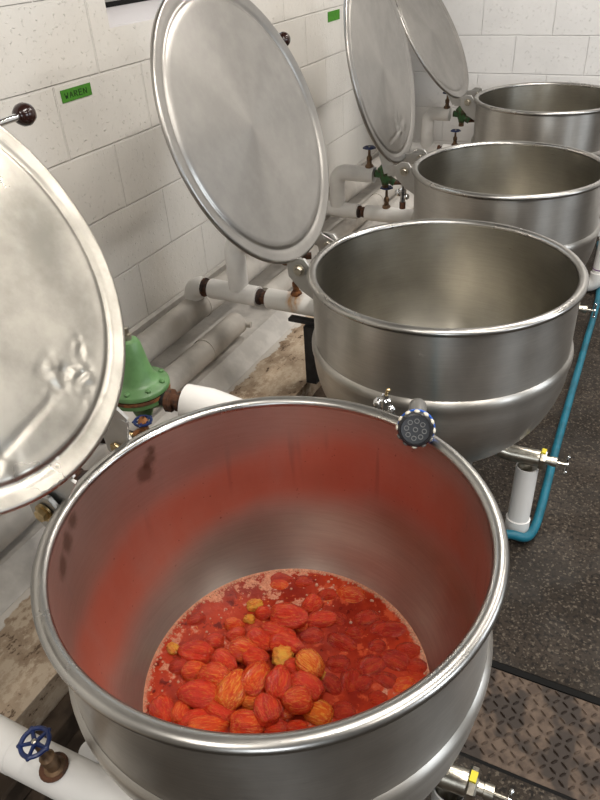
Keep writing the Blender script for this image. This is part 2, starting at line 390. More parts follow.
def kettle(i, label, film=False):
    kx, ky = KP[i]; H = HK[i]
    k = thing('steam_kettle', label, 'kettle', (kx, ky, 0), 'row of steel steam kettles')
    prof = [(0, H-.565)] + [(.364*math.sin(PI/2*j/16), H-.2-.365*math.cos(PI/2*j/16)) for j in range(1, 17)] + [(.366, H-.12), (.366, H-.006)]
    prof += [(R_IN, H-.002), (R_IN, H-.10), (R_IN, H-.2)] + [(R_IN*math.cos(PI/2*j/24), H-.2-.356*math.sin(PI/2*j/24)) for j in range(1, 24)] + [(0, H-.556)]
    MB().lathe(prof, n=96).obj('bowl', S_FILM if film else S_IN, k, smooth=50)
    # the outside of the upper shell
    MB().lathe([(.3675, H-.245), (.3675, H-.004), (.3665, H-.004), (.3665, H-.245)][::1] + [(.3675, H-.245)], n=96).obj('outer_shell', S_OUT, k, smooth=50)
    c0, rr = .3685, .0125
    MB().lathe([(c0+rr*1.05*math.cos(a), H-.004+rr*.85*math.sin(a)) for a in [2*PI*j/16 for j in range(17)]], n=128).obj('rim', S_RIM, k, smooth=80)
    # steam jacket with its weld band
    jp = [(.368, H-.202), (.375, H-.208), (.3775, H-.217), (.3775, H-.230), (.3735, H-.238)]
    jp += [(.373*math.cos(PI/2*j/22), H-.24-.36*math.sin(PI/2*j/22)) for j in range(1, 22)] + [(0, H-.60)]
    MB().lathe(jp, n=96).obj('steam_jacket', S_OUT, k, smooth=50)
    for a in (90, 210, 330):
        x, y = .15*math.cos(math.radians(a)), .15*math.sin(math.radians(a))
        MB().tube([(x, y, .004), (x, y, .40)], .022, 16).lathe([(0, 0), (.045, 0), (.045, .01), (0, .01)], Matrix.Translation((x, y, 0)), 20).obj('leg', S_BRK, k)
    # draw-off tee and valve low on the right
    zt = .30; n_ch = len(k.children)
    d = MB().tube([(.13, .018, zt+.035), (.20, .025, zt+.012), (.245, .028, zt+.002), (.335, .035, zt)], .0265, 20)
    d.tube([(.298, .032, zt), (.298, .032, zt-.065)], .022, 18)
    dv = d.obj('draw_off_tee', NICKEL, k)
    M = frame((.335, .035, zt), (1, .03, -.02))
    hx = MB().lathe([(0, 0), (.032, 0), (.034, .004), (.034, .016), (.030, .02), (0, .02)], M, 6).obj('hex_nut', NICKEL, dv, smooth=20)
    MB().box((.3385, .024, zt+.0285), (.3520, .046, zt+.0345)).obj('yellow_tag', YELLOW, dv)
    MB().lathe([(0, .02), (.014, .02), (.014, .032), (.016, .033), (.016, .052), (0, .052)], M, 16).tube([M @ Vector((0, 0, .05)), M @ Vector((0, 0, .082))], .0045, 10).obj('valve_stem', NICKEL, dv)
    hb = MB().lathe([(0, .079), (.010, .079), (.010, .086), (0, .086)], M, 12)
    hb.tube([M @ Vector((-.026, .004, .0825)), M @ Vector((.026, -.004, .0825))], .0042, 10).ball(M @ Vector((-.026, .004, .0825)), .006).ball(M @ Vector((.026, -.004, .0825)), .006)
    hb.obj('tee_handle', CHROME, dv)
    if i == 0: dv.location = (.030, .012, -.004)
    # lid hinge plates
    for s in (-1, 1):
        y = s*.104
        poly = [(-.345, H-.115), (-.352, H-.020), (-.380, H+.016), (-.412, H+.018), (-.438, H-.002), (-.434, H-.045), (-.395, H-.085)]
        h_ = MB().prism(poly, 'y', y-.005, y+.005).obj('hinge_plate', S_BRK, k, bevel=.002)
        Mb = frame((-.395, y - .016, H-.018), (0, 1, 0))
        MB().lathe([(0, -.006), (.012, -.006), (.0135, -.003), (.0135, .004), (0, .004)], Mb, 6).lathe([(0, .004), (.019, .004), (.019, .008), (0, .008)], Mb, 20).tube([Mb @ Vector((0, 0, .004)), Mb @ Vector((0, 0, .045))], .0075, 12).obj('hinge_bolt', BRASS if film else NICKEL, h_, smooth=30)
    return k
ring_prof = [(0, -.006), (.06, -.006), (.12, -.0056), (.18, -.005), (.22, -.0045), (.26, -.0037), (.29, -.003), (.315, -.0022), (.332, -.001), (.337, -.003), (.340, -.005), (.344, -.005), (.348, -.003), (.353, -.001), (.360, .0005), (.367, .0015), (.372, .003), (.377, .0035), (.381, .000), (.381, -.006), (.377, -.010), (.371, -.011), (.360, -.010), (.345, -.014), (.30, -.024), (.20, -.036), (.10, -.044), (0, -.046)]
def lid(k, ki, c, th, ph, mtl, dents=(), hu=0):
    kx, ky = KP[ki]; n = Vector((math.cos(th)*math.cos(ph), math.sin(th)*math.cos(ph), math.sin(ph)))
    u = Vector((0, 0, 1)).cross(n).normalized(); w_ = n.cross(u)
    M = Matrix.Identity(4)
    for i in range(3): M[i][0] = u[i]; M[i][1] = w_[i]; M[i][2] = n[i]
    M[0][3], M[1][3], M[2][3] = c[0]-kx, c[1]-ky, c[2]+H
    def disp(v):
        dz = 0; r = math.hypot(v.x, v.y)
        for (dx, dy, rad, amp, frq) in dents:
            q = math.exp(-((v.x-dx)**2 + (v.y-dy)**2) / rad**2)
            if q > .01: dz += amp * q * (noise.noise(Vector((v.x*frq, v.y*frq, dx*50))) * 1.6 - .35 + .6*noise.noise(Vector((v.x*frq*2.3, v.y*frq*2.3, 3))))
        if dents and r < .37:
            a = Vector((-.12, -.275)); b = Vector((.05, -.262)); p = Vector((v.x, v.y)); s = max(0, min(1, (p-a).dot(b-a)/(b-a).length_squared)); d = (p-a-(b-a)*s).length
            dz -= .0012*math.exp(-(d/.007)**2)
        if r > .15: dz += .0012*noise.noise(Vector((v.x*7, v.y*7, kx*9)))*min(1, (r-.15)/.1)
        return Vector((v.x, v.y, v.z + dz))
    prof = ring_prof
    if dents:
        fine = []
        for (r0, h0), (r1, h1) in zip(ring_prof[:-1], ring_prof[1:]):
            st = 1 if r0 > r1 else max(1, int((r1-r0)/.004))
            fine += [(r0+(r1-r0)*q/st, h0+(h1-h0)*q/st) for q in range(st)]
        prof = fine + [ring_prof[-1]]
    o = MB().lathe(prof, n=320 if dents else 128, disp=disp).obj('lid', mtl, k, smooth=60)
    o.matrix_parent_inverse = Matrix.Identity(4); o.matrix_local = M
    # pull handle on the back, ending in a dark ball
    MB().tube([(.25, .188, -.026), (.30, .188, -.040), (.33, .187, -.045), (.415+hu, .185, -.045)], .0075, 14).obj('handle_rod', CHROME, o)
    MB().lathe([(0, .40), (.008, .401), (.016, .407), (.0215, .417), (.0225, .427), (.019, .438), (.010, .445), (0, .446)], Matrix.Translation((hu, .185, -.045)) @ Matrix.Rotation(PI/2, 4, 'Y'), 24).obj('knob', KNOB, o)
    # hinge arms from the lid down to the bolts
    Mi = M.inverted()
    for s in (-1, 1):
        bo = Mi @ Vector((-.395, s*.092, HK[ki]-.018)); tp = Vector((bo.x*.9, -.30, -.030)); md = Vector((bo.x*.95, -.378, -.024))
        a = MB()
        for p0, p1 in ((tp, md), (md, bo)):
            dr = (p1-p0).normalized(); sd = dr.cross(Vector((1, 0, 0))).normalized()*.022; tx = Vector((.0035, 0, 0))
            q0, q1 = p0 - dr*.006, p1 + dr*.008
            a.add([q0-sd-tx, q0+sd-tx, q0+sd+tx, q0-sd+tx, q1-sd-tx, q1+sd-tx, q1+sd+tx, q1-sd+tx], [(0,3,2,1),(4,5,6,7),(0,1,5,4),(1,2,6,5),(2,3,7,6),(3,0,4,7)])
        a.obj('hinge_arm', S_BRK, o)
    return o
k1 = kettle(0, 'nearest open steel kettle, holding peeled tomatoes in red juice', True)
k2 = kettle(1, 'empty open steel kettle directly behind the tomato kettle')
k3 = kettle(2, 'third steel kettle from the front, between two empty kettles')
k4 = kettle(3, 'farthest steel kettle, beside the white back wall')
lid(k1, 0, (-.975, .621, .397), .126, .528, S_LID_WORN, ((.085, -.235, .030, .0028, 45), (.125, -.262, .026, .0032, 48), (.165, -.225, .018, .0026, 55), (.06, -.25, .03, .0012, 70), (-.12, -.29, .035, .002, 30), (.12, -.30, .03, .0012, 90)), .042)
lid(k2, 1, (-1.023, 1.727, .369), .022, .372, S_LID)
lid(k3, 2, (-1.093, 2.918, .327), .071, .25, S_LID, ((.05, -.25, .06, .004, 30),))
lid(k4, 3, (-1.240, 4.030, .325), .015, .535, S_LID)

# ---------------------------------------------------------------- juice and tomatoes in the front kettle
KX, KY = KP[0]; JZ = H - .415
jm, jt, jb = new('tomato_juice'); jb.inputs['Roughness'].default_value = .12; jb.inputs['Specular IOR Level'].default_value = .3
jb.inputs['Subsurface Weight'].default_value = .0
co = N(jt, 'ShaderNodeTexCoord').outputs['Object']
n1 = noisef(jt, 9, 4, .6, co); n2 = noisef(jt, 34, 4, .6, co); nb = noisef(jt, 5, 3, .5, co)
c = mixc(jt, maprange(jt, n1, .35, .65), (.34, .032, .011), (.19, .013, .006))
c = mixc(jt, maprange(jt, n2, .52, .60), c, (.42, .060, .022))
c = mixc(jt, maprange(jt, n2, .40, .32), c, (.11, .007, .004))
c = mixc(jt, math2(jt, 'MULTIPLY', maprange(jt, noisef(jt, 90, 2, .5, co), .68, .74), .6), c, (.60, .22, .06))
sx = N(jt, 'ShaderNodeSeparateXYZ'); L(jt, co, sx.inputs[0])
rad = N(jt, 'ShaderNodeVectorMath', operation='LENGTH'); cbx = N(jt, 'ShaderNodeCombineXYZ'); L(jt, sx.outputs[0], cbx.inputs[0]); L(jt, sx.outputs[1], cbx.inputs[1]); L(jt, cbx.outputs[0], rad.inputs[0])
fo = math2(jt, 'ADD', math2(jt, 'MULTIPLY', n2, .75), math2(jt, 'MULTIPLY', nb, .45))
back = math2(jt, 'ADD', math2(jt, 'MULTIPLY', sx.outputs[0], -.35), math2(jt, 'MULTIPLY', sx.outputs[1], .10))
foam = maprange(jt, math2(jt, 'ADD', math2(jt, 'ADD', fo, back), math2(jt, 'MULTIPLY', math2(jt, 'SUBTRACT', rad.outputs['Value'], .2), .25)), .70, .75)
edge = maprange(jt, math2(jt, 'ADD', rad.outputs['Value'], math2(jt, 'MULTIPLY', n2, .03)), .284, .296)
tot = math2(jt, 'MAXIMUM', math2(jt, 'MULTIPLY', foam, .75), math2(jt, 'MULTIPLY', edge, .85))
vb = N(jt, 'ShaderNodeTexVoronoi', Scale=260); L(jt, co, vb.inputs['Vector'])
fcol = mixc(jt, vb.outputs['Distance'], (.30, .11, .06), (.60, .33, .21))
L(jt, mixc(jt, tot, c, fcol), jb.inputs['Base Color']); L(jt, maprange(jt, tot, 0, 1, .10, .5, False), jb.inputs['Roughness'])
bump(jt, jb, math2(jt, 'ADD', math2(jt, 'ADD', n2, math2(jt, 'MULTIPLY', n1, .8)), math2(jt, 'MULTIPLY', tot, .3)), .55, .006)
ji = [(R_IN*math.cos(PI/2*j/24)-.0012, H-.2-.356*math.sin(PI/2*j/24)+.0008) for j in range(10, 24)]
jr = math.sqrt(max(0, 1-(.215/.356)**2))*R_IN - .001
juice = MB().lathe([(0, JZ), (.1, JZ), (.2, JZ), (jr-.004, JZ+.0004), (jr, JZ)] + [p for p in ji if p[1] < JZ-.002] + [(0, H-.5545)], n=96).obj('tomato_juice', jm, loc=(KX, KY, 0))
tag(juice, 'red tomato juice with pink foam filling the bottom of the nearest kettle', 'juice')
# foam bubbles along the edge and on the surface
fb = MB(); ft = []
for i in range(520):
    a = random.uniform(0, 2*PI)
    rr = jr - .004 - abs(random.gauss(0, .0055)); s = random.uniform(.0012, .0030)
    ft.append((a, rr, s))
for i in range(90):
    a = random.uniform(PI*.35, PI*1.25); rr = jr*math.sqrt(random.uniform(.35, .97)); ft.append((a, rr, random.uniform(.0015, .0042)))
for (a, rr, s) in ft: fb.ball((rr*math.cos(a), rr*math.sin(a), JZ+s*.15), s, s, s*.8, n=7, m=4)
bmt, bt, bb = new('foam_bubble'); bb.inputs['Base Color'].default_value = (.56, .30, .19, 1); bb.inputs['Roughness'].default_value = .15; bb.inputs['Alpha'].default_value = .75
tag(fb.obj('foam', bmt, loc=(KX, KY, 0)), 'pinkish foam bubbles floating on the juice and along its edge', 'foam', kind='stuff')

TOM = [
(-0.247,0.045,0.477,0.038,0.031,0.63,'s','dark red half-sunk peeled tomato, first from left, third sunken row from front'),
(-0.160,0.065,0.491,0.037,0.024,0.42,'o','orange-red peeled tomato on heap, first from left, seventh row from front'),
(-0.177,0.011,0.491,0.037,0.030,0.42,'r','red peeled tomato on heap, second from left, fifth row from front'),
(-0.143,0.044,0.491,0.037,0.035,0.42,'r','red peeled tomato on heap, first from left, sixth row from front'),
(-0.196,-0.028,0.491,0.065,0.038,0.32,'r','red peeled tomato on heap, first from left, fifth row from front'),
(-0.124,-0.030,0.510,0.049,0.037,-0.20,'hr','red peeled tomato on heap, third from left, fourth row from front'),
(-0.214,-0.065,0.477,0.044,0.038,0.42,'s','dark red half-sunk peeled tomato, first from left, second sunken row from front'),
(-0.175,-0.065,0.491,0.046,0.046,0.42,'o','orange-red peeled tomato on heap, first from left, fourth row from front'),
(-0.126,-0.068,0.510,0.059,0.050,0.14,'ho','orange-red peeled tomato on heap, second from left, fourth row from front'),
(-0.133,-0.111,0.510,0.072,0.044,0.33,'hr','red peeled tomato on heap, first from left, third row from front'),
(-0.078,-0.076,0.510,0.073,0.044,1.61,'hy','yellow-streaked peeled tomato on heap, second from left, third row from front'),
(-0.049,-0.038,0.510,0.069,0.045,1.59,'ho','orange-red peeled tomato on heap, fourth from left, fourth row from front'),
(-0.100,0.011,0.510,0.058,0.038,0.22,'ho','orange-red peeled tomato on heap, third from left, fifth row from front'),
(-0.073,0.005,0.510,0.046,0.032,0.42,'hr','red peeled tomato on heap, fourth from left, fifth row from front'),
(-0.085,0.044,0.510,0.053,0.035,-0.15,'hr','red peeled tomato on heap, second from left, sixth row from front'),
(-0.064,0.072,0.510,0.065,0.035,0.02,'hr','red peeled tomato on heap, third from left, sixth row from front'),
(0.007,-0.091,0.530,0.053,0.042,-0.75,'Hr','red peeled tomato on heap, fourth from left, second row from front'),
(-0.015,-0.124,0.510,0.060,0.039,0.52,'ho','orange-red peeled tomato on heap, third from left, row nearest the front'),
(-0.039,-0.075,0.491,0.038,0.033,0.43,'y','yellow-streaked peeled tomato on heap, third from left, third row from front'),
(-0.083,-0.118,0.491,0.060,0.038,0.07,'r','red peeled tomato on heap, third from left, second row from front'),
(-0.183,-0.163,0.491,0.050,0.041,-0.50,'r','red peeled tomato on heap, first from left, second row from front'),
(-0.150,-0.149,0.491,0.047,0.033,1.83,'o','orange-red peeled tomato on heap, second from left, second row from front'),
(-0.116,-0.152,0.491,0.054,0.032,0.62,'r','red peeled tomato on heap, first from left, row nearest the front'),
(-0.086,-0.153,0.491,0.070,0.032,0.61,'o','orange-red peeled tomato on heap, second from left, row nearest the front'),
(-0.247,-0.039,0.491,0.026,0.018,-0.26,'Y','yellow tomato chunk floating in the kettle, first from the left'),
(-0.145,0.129,0.491,0.031,0.022,0.85,'Y','yellow tomato chunk floating in the kettle, third from the left'),
(-0.138,0.091,0.491,0.021,0.017,0.42,'Y','yellow tomato chunk floating in the kettle, second from the left'),
(0.031,-0.103,0.491,0.037,0.026,0.43,'r','red peeled tomato on heap, fifth from left, row nearest the front'),
(-0.114,0.118,0.491,0.037,0.031,0.42,'r','red peeled tomato on heap, second from left, seventh row from front'),
(-0.050,0.112,0.530,0.069,0.045,0.31,'Hr','red peeled tomato on heap, third from left, seventh row from front'),
(-0.031,0.179,0.491,0.044,0.037,1.24,'r','red peeled tomato on heap, fourth from left, seventh row from front'),
(0.005,0.152,0.491,0.061,0.030,0.63,'r','red peeled tomato on heap, fifth from left, seventh row from front'),
(-0.029,0.119,0.491,0.030,0.024,0.42,'o','orange-red peeled tomato on heap, fifth from left, sixth row from front'),
(-0.053,0.077,0.510,0.059,0.033,0.02,'hr','red peeled tomato on heap, fourth from left, sixth row from front'),
(-0.030,0.057,0.510,0.064,0.035,0.22,'hr','red peeled tomato on heap, fifth from left, fifth row from front'),
(-0.023,0.031,0.510,0.037,0.033,0.42,'hY','yellow tomato chunk floating in the kettle, fourth from the left'),
(0.040,0.028,0.530,0.055,0.042,-0.24,'Hy','yellow-streaked peeled tomato on heap, sixth from left, fifth row from front'),
(0.004,-0.034,0.530,0.059,0.041,1.90,'Hr','red peeled tomato on heap, fifth from left, fourth row from front'),
(0.014,0.016,0.510,0.045,0.028,0.04,'hr','red peeled tomato on heap, sixth from left, fourth row from front'),
(0.053,-0.018,0.530,0.065,0.038,-0.14,'Hr','red peeled tomato on heap, sixth from left, third row from front'),
(0.052,-0.050,0.530,0.053,0.045,0.42,'Ho','orange-red peeled tomato on heap, fifth from left, third row from front'),
(0.009,-0.076,0.510,0.043,0.040,-0.60,'hr','red peeled tomato on heap, fourth from left, third row from front'),
(0.028,-0.064,0.491,0.043,0.032,0.24,'o','orange-red peeled tomato on heap, fifth from left, second row from front'),
(0.087,-0.043,0.491,0.059,0.037,-0.03,'y','yellow-streaked peeled tomato on heap, sixth from left, second row from front'),
(0.068,0.120,0.477,0.059,0.029,-0.08,'s','dark red half-sunk peeled tomato, third from left, third sunken row from front'),
(0.078,0.069,0.477,0.046,0.031,0.42,'s','dark red half-sunk peeled tomato, second from left, second sunken row from front'),
(0.087,0.021,0.477,0.048,0.033,-0.32,'s','dark red half-sunk peeled tomato, first from left, sunken row nearest the front'),
(0.119,0.046,0.477,0.048,0.033,1.81,'s','dark red half-sunk peeled tomato, third from left, sunken row nearest the front'),
(0.144,0.095,0.477,0.057,0.034,0.81,'s','dark red half-sunk peeled tomato, third from left, second sunken row from front'),
(0.181,0.126,0.477,0.057,0.034,0.01,'s','dark red half-sunk peeled tomato, fifth from left, second sunken row from front'),
(0.205,0.162,0.477,0.046,0.035,0.42,'s','dark red half-sunk peeled tomato, sixth from left, second sunken row from front'),
(0.228,0.129,0.477,0.042,0.034,0.42,'s','dark red half-sunk peeled tomato, seventh from left, second sunken row from front'),
(0.094,0.198,0.477,0.048,0.030,0.63,'s','dark red half-sunk peeled tomato, fifth from left, third sunken row from front'),
(0.125,0.184,0.477,0.042,0.030,0.82,'s','dark red half-sunk peeled tomato, sixth from left, third sunken row from front'),
(0.083,0.153,0.477,0.036,0.027,0.42,'s','dark red half-sunk peeled tomato, fourth from left, third sunken row from front'),
(0.135,0.141,0.477,0.035,0.023,0.42,'s','dark red half-sunk peeled tomato, fourth from left, second sunken row from front'),
(0.034,0.246,0.477,0.057,0.032,0.30,'so','orange-red half-sunk peeled tomato, sixth from left, fourth sunken row from front'),
(-0.126,0.203,0.477,0.039,0.022,0.30,'so','orange-red half-sunk peeled tomato, first from left, fourth sunken row from front'),
(0.180,0.034,0.477,0.033,0.024,0.43,'s','dark red half-sunk peeled tomato, fifth from left, sunken row nearest the front'),
(0.133,-0.016,0.477,0.043,0.030,0.43,'s','dark red half-sunk peeled tomato, second from left, sunken row nearest the front'),
(0.216,0.077,0.477,0.044,0.030,0.61,'so','orange-red half-sunk peeled tomato, seventh from left, sunken row nearest the front'),
(0.164,0.209,0.477,0.054,0.030,0.42,'s','dark red half-sunk peeled tomato, seventh from left, third sunken row from front'),
(-0.133,0.231,0.477,0.046,0.024,0.41,'s','dark red half-sunk peeled tomato, second from left, fourth sunken row from front'),
(-0.076,0.233,0.477,0.039,0.026,0.41,'s','dark red half-sunk peeled tomato, third from left, fourth sunken row from front'),
(0.001,0.109,0.477,0.048,0.030,0.42,'s','dark red half-sunk peeled tomato, second from left, third sunken row from front'),
(0.059,0.029,0.491,0.025,0.020,0.42,'Y','yellow tomato chunk floating in the kettle, fifth from the left'),
(0.067,-0.087,0.491,0.037,0.023,0.43,'r','red peeled tomato on heap, sixth from left, row nearest the front'),
(0.027,-0.102,0.491,0.042,0.026,0.61,'r','red peeled tomato on heap, fourth from left, row nearest the front'),
(0.143,0.053,0.477,0.039,0.025,0.98,'s','dark red half-sunk peeled tomato, fourth from left, sunken row nearest the front'),
(0.181,0.077,0.477,0.039,0.025,0.03,'s','dark red half-sunk peeled tomato, sixth from left, sunken row nearest the front'),
(-0.014,0.221,0.477,0.038,0.025,0.63,'s','dark red half-sunk peeled tomato, fourth from left, fourth sunken row from front'),
(0.033,0.171,0.477,0.037,0.024,0.00,'s','dark red half-sunk peeled tomato, fifth from left, fourth sunken row from front'),
]
def tom_mat(name, a, b, streak):
    m, t, bs = new(name); bs.inputs['Roughness'].default_value = .12
    bs.inputs['Specular IOR Level'].default_value = .32
    bs.inputs['Subsurface Weight'].default_value = .0
    co = N(t, 'ShaderNodeTexCoord').outputs['Object']; oi = N(t, 'ShaderNodeObjectInfo')
    ad = N(t, 'ShaderNodeVectorMath', operation='ADD'); L(t, co, ad.inputs[0]); sc_ = N(t, 'ShaderNodeVectorMath', operation='SCALE'); 
    cb2 = N(t, 'ShaderNodeCombineXYZ'); L(t, oi.outputs['Random'], cb2.inputs[0]); L(t, oi.outputs['Random'], cb2.inputs[1]); L(t, cb2.outputs[0], sc_.inputs[0]); sc_.inputs['Scale'].default_value = 37
    L(t, sc_.outputs[0], ad.inputs[1]); v = ad.outputs[0]
    big = noisef(t, 1.3, 3, .6, v, (.6, 1.4, 1.4)); vein = noisef(t, 3.4, 4, .65, v, (.45, 2.2, 2.2))
    c = mixc(t, maprange(t, big, .35, .66), a, b)
    if streak: c = mixc(t, math2(t, 'MULTIPLY', maprange(t, vein, .50 - .04*streak, .62), min(.62, .02 + .75*streak)), c, (.72, .34, .045))
    c = mixc(t, math2(t, 'MULTIPLY', maprange(t, noisef(t, 6, 4, .7, v), .56, .66), .35), c, (.60, .07, .025))
    L(t, c, bs.inputs['Base Color'])
    bump(t, bs, math2(t, 'ADD', vein, math2(t, 'MULTIPLY', noisef(t, 9, 3, .6, v), .5)), .45, .06)
    return m
TM = {'r': tom_mat('peeled_red', (.56, .036, .012), (.42, .020, .008), .22), 'o': tom_mat('peeled_orange_red', (.58, .060, .012), (.48, .024, .008), .45),
      'y': tom_mat('peeled_yellow_streaked', (.62, .12, .016), (.52, .040, .010), .8), 'Y': tom_mat('yellow_chunk', (.62, .33, .05), (.60, .16, .025), 1.0),
      's': tom_mat('sunken_red', (.40, .026, .009), (.27, .013, .006), .10)}
def tom_mesh(seed, chunk=False):
    rnd = random.Random(seed); mb = MB(); n, m = 36, 22; vs = []
    off = Vector((seed*3.1, seed*1.7, 0)); cre = rnd.uniform(0, 2*PI)
    prof = [(math.sin(PI*i/m), -math.cos(PI*i/m)) for i in range(m+1)]; prof[0] = (0, -1); prof[-1] = (0, 1)
    def d(v):
        v = Vector((v.z, v.x, v.y)); ang = math.atan2(v.z, v.y)      # long axis x
        q = 1 + .10*noise.noise(v*1.2+off) + (.22 if chunk else .035)*noise.noise(v*3.1+off)
        q += (.012 if not chunk else .05)*math.sin(ang*7 + 3*noise.noise(v*1.4+off))
        dd = math.atan2(math.sin(ang-cre), math.cos(ang-cre)); q -= .06*math.exp(-(dd/.16)**2)*(1-abs(v.x))
        t = 1 - .14*v.x          # one end narrower
        r = Vector((v.x*q, v.y*q*t, v.z*q*t))
        if v.x < -.9: r.x += (-.9 - v.x)*1.1   # stem dimple
        return r
    mb.lathe(prof, n=n, disp=d); return mb
protos = [tom_mesh(s) for s in range(6)]; chunks = [tom_mesh(20+s, True) for s in range(3)]
tmesh = {}
for idx, (x, y, z, ln, wd, rot, ty, label) in enumerate(TOM):
    ck = ty[-1] == 'Y'; mk = 's' if ty[0] == 's' and ty != 'so' else ty[-1] if ty[-1] in TM else 'r'
    pi_ = idx % (3 if ck else 6); key = (ck, pi_, mk)
    nm = 'tomato_chunk' if ck else 'peeled_tomato'
    if key not in tmesh:
        o = (chunks if ck else protos)[pi_].obj(nm, TM[mk], smooth=80); tmesh[key] = o.data
    else:
        o = bpy.data.objects.new(nm, tmesh[key]); C.objects.link(o)
    a, b = ln*(.60 if ty[0] != 's' else .66), wd*(.68 if ty[0] != 's' else .86)
    b = min(b, a*.82) if not ck else b
    if ty[0] == 's': zc = JZ - b*.50 
    elif ty[0] == 'H': zc = JZ + .030
    elif ty[0] == 'h': zc = JZ + .016
    else: zc = JZ + .002
    rd = math.hypot(x, y); lim = jr - max(a, b)*1.0
    if ty[0] == 's' and rd > lim: x *= lim/rd; y *= lim/rd
    rnd = random.Random(idx)
    o.location = (KX + x, KY + y, zc); o.scale = (a, b, b*.95)
    o.rotation_euler = (rnd.uniform(-1.2, 1.2), rnd.uniform(-.18, .18), rot + (PI if rnd.random() < .5 else 0))
    tag(o, label, 'tomato', 'peeled tomatoes in the kettle' if not ck else 'yellow tomato chunks')

# ---------------------------------------------------------------- long lagged pipes along the wall
def long_pipe(name, label, x, z, y0, y1, r, mtl, bands):
    t = thing(name, label, 'pipe', (x, y0, H+z))
    rings = [(r, q) for q in (0,)]
    MB().tube([(0, (y1-y0)*q/40, .0015*math.sin(q*1.3)) for q in range(41)], r, 32).obj('lagging', mtl, t)
    for yb in bands: MB().tube([(0, yb-y0-.006, 0), (0, yb-y0+.006, 0)], r+.0022, 32).obj('joint_band', mtl, t)
    return t
long_pipe('steam_main', 'thick painted steam pipe running along the foot of the left wall', -1.462, -.355, FY+.05, 4.1, .050, GREY_PIPE, (1.2, 1.95, 2.8))
t = long_pipe('return_pipe', 'painted pipe with rounded end lying on white step beside steam main', -1.345, -.440, FY+.05, 2.00, .044, GREY_PIPE, (1.0, 1.78))
MB().ball((0, 4.2-.05+.0, 0), .0445, .02, .0445, n=24).obj('end_cap', GREY_PIPE, t)
MB().tube([(.0, 4.15, .0), (.06, 4.16, .0)], .012, 12).obj('side_nipple', GREY_PIPE, t)
long_pipe('return_pipe', 'painted pipe on the white step behind the second kettle lid', -1.345, -.440, 2.25, 4.4, .040, GREY_PIPE, (2.9, 3.5))
def pipe_supports(y):
    pass
# ---------------------------------------------------------------- supply assemblies
def cover(parent, pts, r, mtl=None, name='pipe_cover'): return MB().tube(pts, r, 28).obj(name, mtl or WHITE_PIPE, parent, smooth=40)
def union(parent, a, b, r, mtl=None):
    a, b = Vector(a), Vector(b); M = frame(a, b-a); Lg = (b-a).length
    return MB().lathe([(0, 0), (r, 0), (r, Lg*.22), (r*.62, Lg*.28), (r*.62, Lg*.45), (r*.85, Lg*.5), (r*.85, Lg*.7), (r*.62, Lg*.76), (r*.95, Lg*.8), (r*.95, Lg), (0, Lg)], M, 14).obj('pipe_union', mtl or RUST, parent, smooth=25)
def stem_valve(parent, p, h, wheel=True, r=.024, axis=(0, 0, 1), mtl=None):
    M = frame(p, axis)
    v = MB().lathe([(0, 0), (.019, 0), (.020, .006), (.017, .012), (.012, .015), (.010, .030), (.0125, .032), (.0125, .046), (.009, .050), (.0065, .055), (.0055, h-.004), (0, h-.004)], M, 12).obj('valve_stem', mtl or BRONZE, parent, smooth=30)
    if wheel: handwheel(v, M @ Matrix.Translation((0, 0, h)), r)
    return v
def supply(label, y, zl, zu, xr, xu0, xs0, xe, xu1, valves, left_union=None, r=.036, xl=-1.462, xtop=None):
    t = thing('supply_pipe', label, 'pipe', (xl, y, H+zl), 'white kettle supply pipes')
    P = lambda x, z: (x-xl, 0, z-zl)
    drop = -.355 - zl
    # elbow out of the steam main
    el = [(0, 0, drop + .045)] + arc((.04, 0, -.04), .04, PI, PI/2, ((1, 0, 0), (0, 0, 1)), 8)
    e = P(xu0, zl)
    if left_union:
        cover(t, el + [P(left_union, zl)], r+.002); union(t, P(left_union, zl), P(left_union+.03, zl), r*.98)
        cover(t, [P(left_union+.03, zl), e], r)
    else: cover(t, el + [e], r)
    union(t, e, P(xs0, zl), r*.8)
    cover(t, [P(xs0, zl), P(xe, zl)], r, WHITE_NEW if valves else WHITE_PIPE)
    # riser with elbow
    up = [P(xr, zl+.02), P(xr, zu-.045)] + [Vector(P(xr+.045, zu-.045)) + Vector(q) for q in arc((0, 0, 0), .045, PI, PI/2, ((1, 0, 0), (0, 0, 1)), 8)] + [P(xu1, zu)]
    cover(t, up, r)
    for (x, up_, h, wheel, mtl) in valves: stem_valve(t, P(x, (zu if up_ else zl) + r - .004), h, wheel, mtl=mtl)
    return t, P
def green_valve(label, x, y, z):
    t = thing('steam_valve', label, 'valve', (x, y, z), 'green steam valves at the hinges')
    MB().lathe([(0, -.045), (.016, -.045), (.020, -.03), (.026, -.015), (.026, .01), (.036, .014), (.036, .026), (.030, .032), (.014, .05), (0, .05)], None, 20).tube([(-.05, 0, 0), (.0, 0, -.002)], .017, 14).tube([(0, 0, -.01), (.045, 0, -.035)], .017, 14).obj('valve_body', GREEN_D, t)
    MB().lathe([(0, -.066), (.015, -.066), (.015, -.045), (0, -.045)], None, 8).obj('plug', BRONZE, t)
    MB().tube([(.04, 0, -.033), (.085, .02, -.033)], .012, 12).obj('nipple', RUST, t)
    return t
t2, P2 = supply('white supply pipe with rust stain under the second lid', 1.92, -.262, -.06, -1.262, -1.182, -1.142, -.90, -1.12, [(-1.030, False, .085, False, RUST_O)], left_union=-1.412)
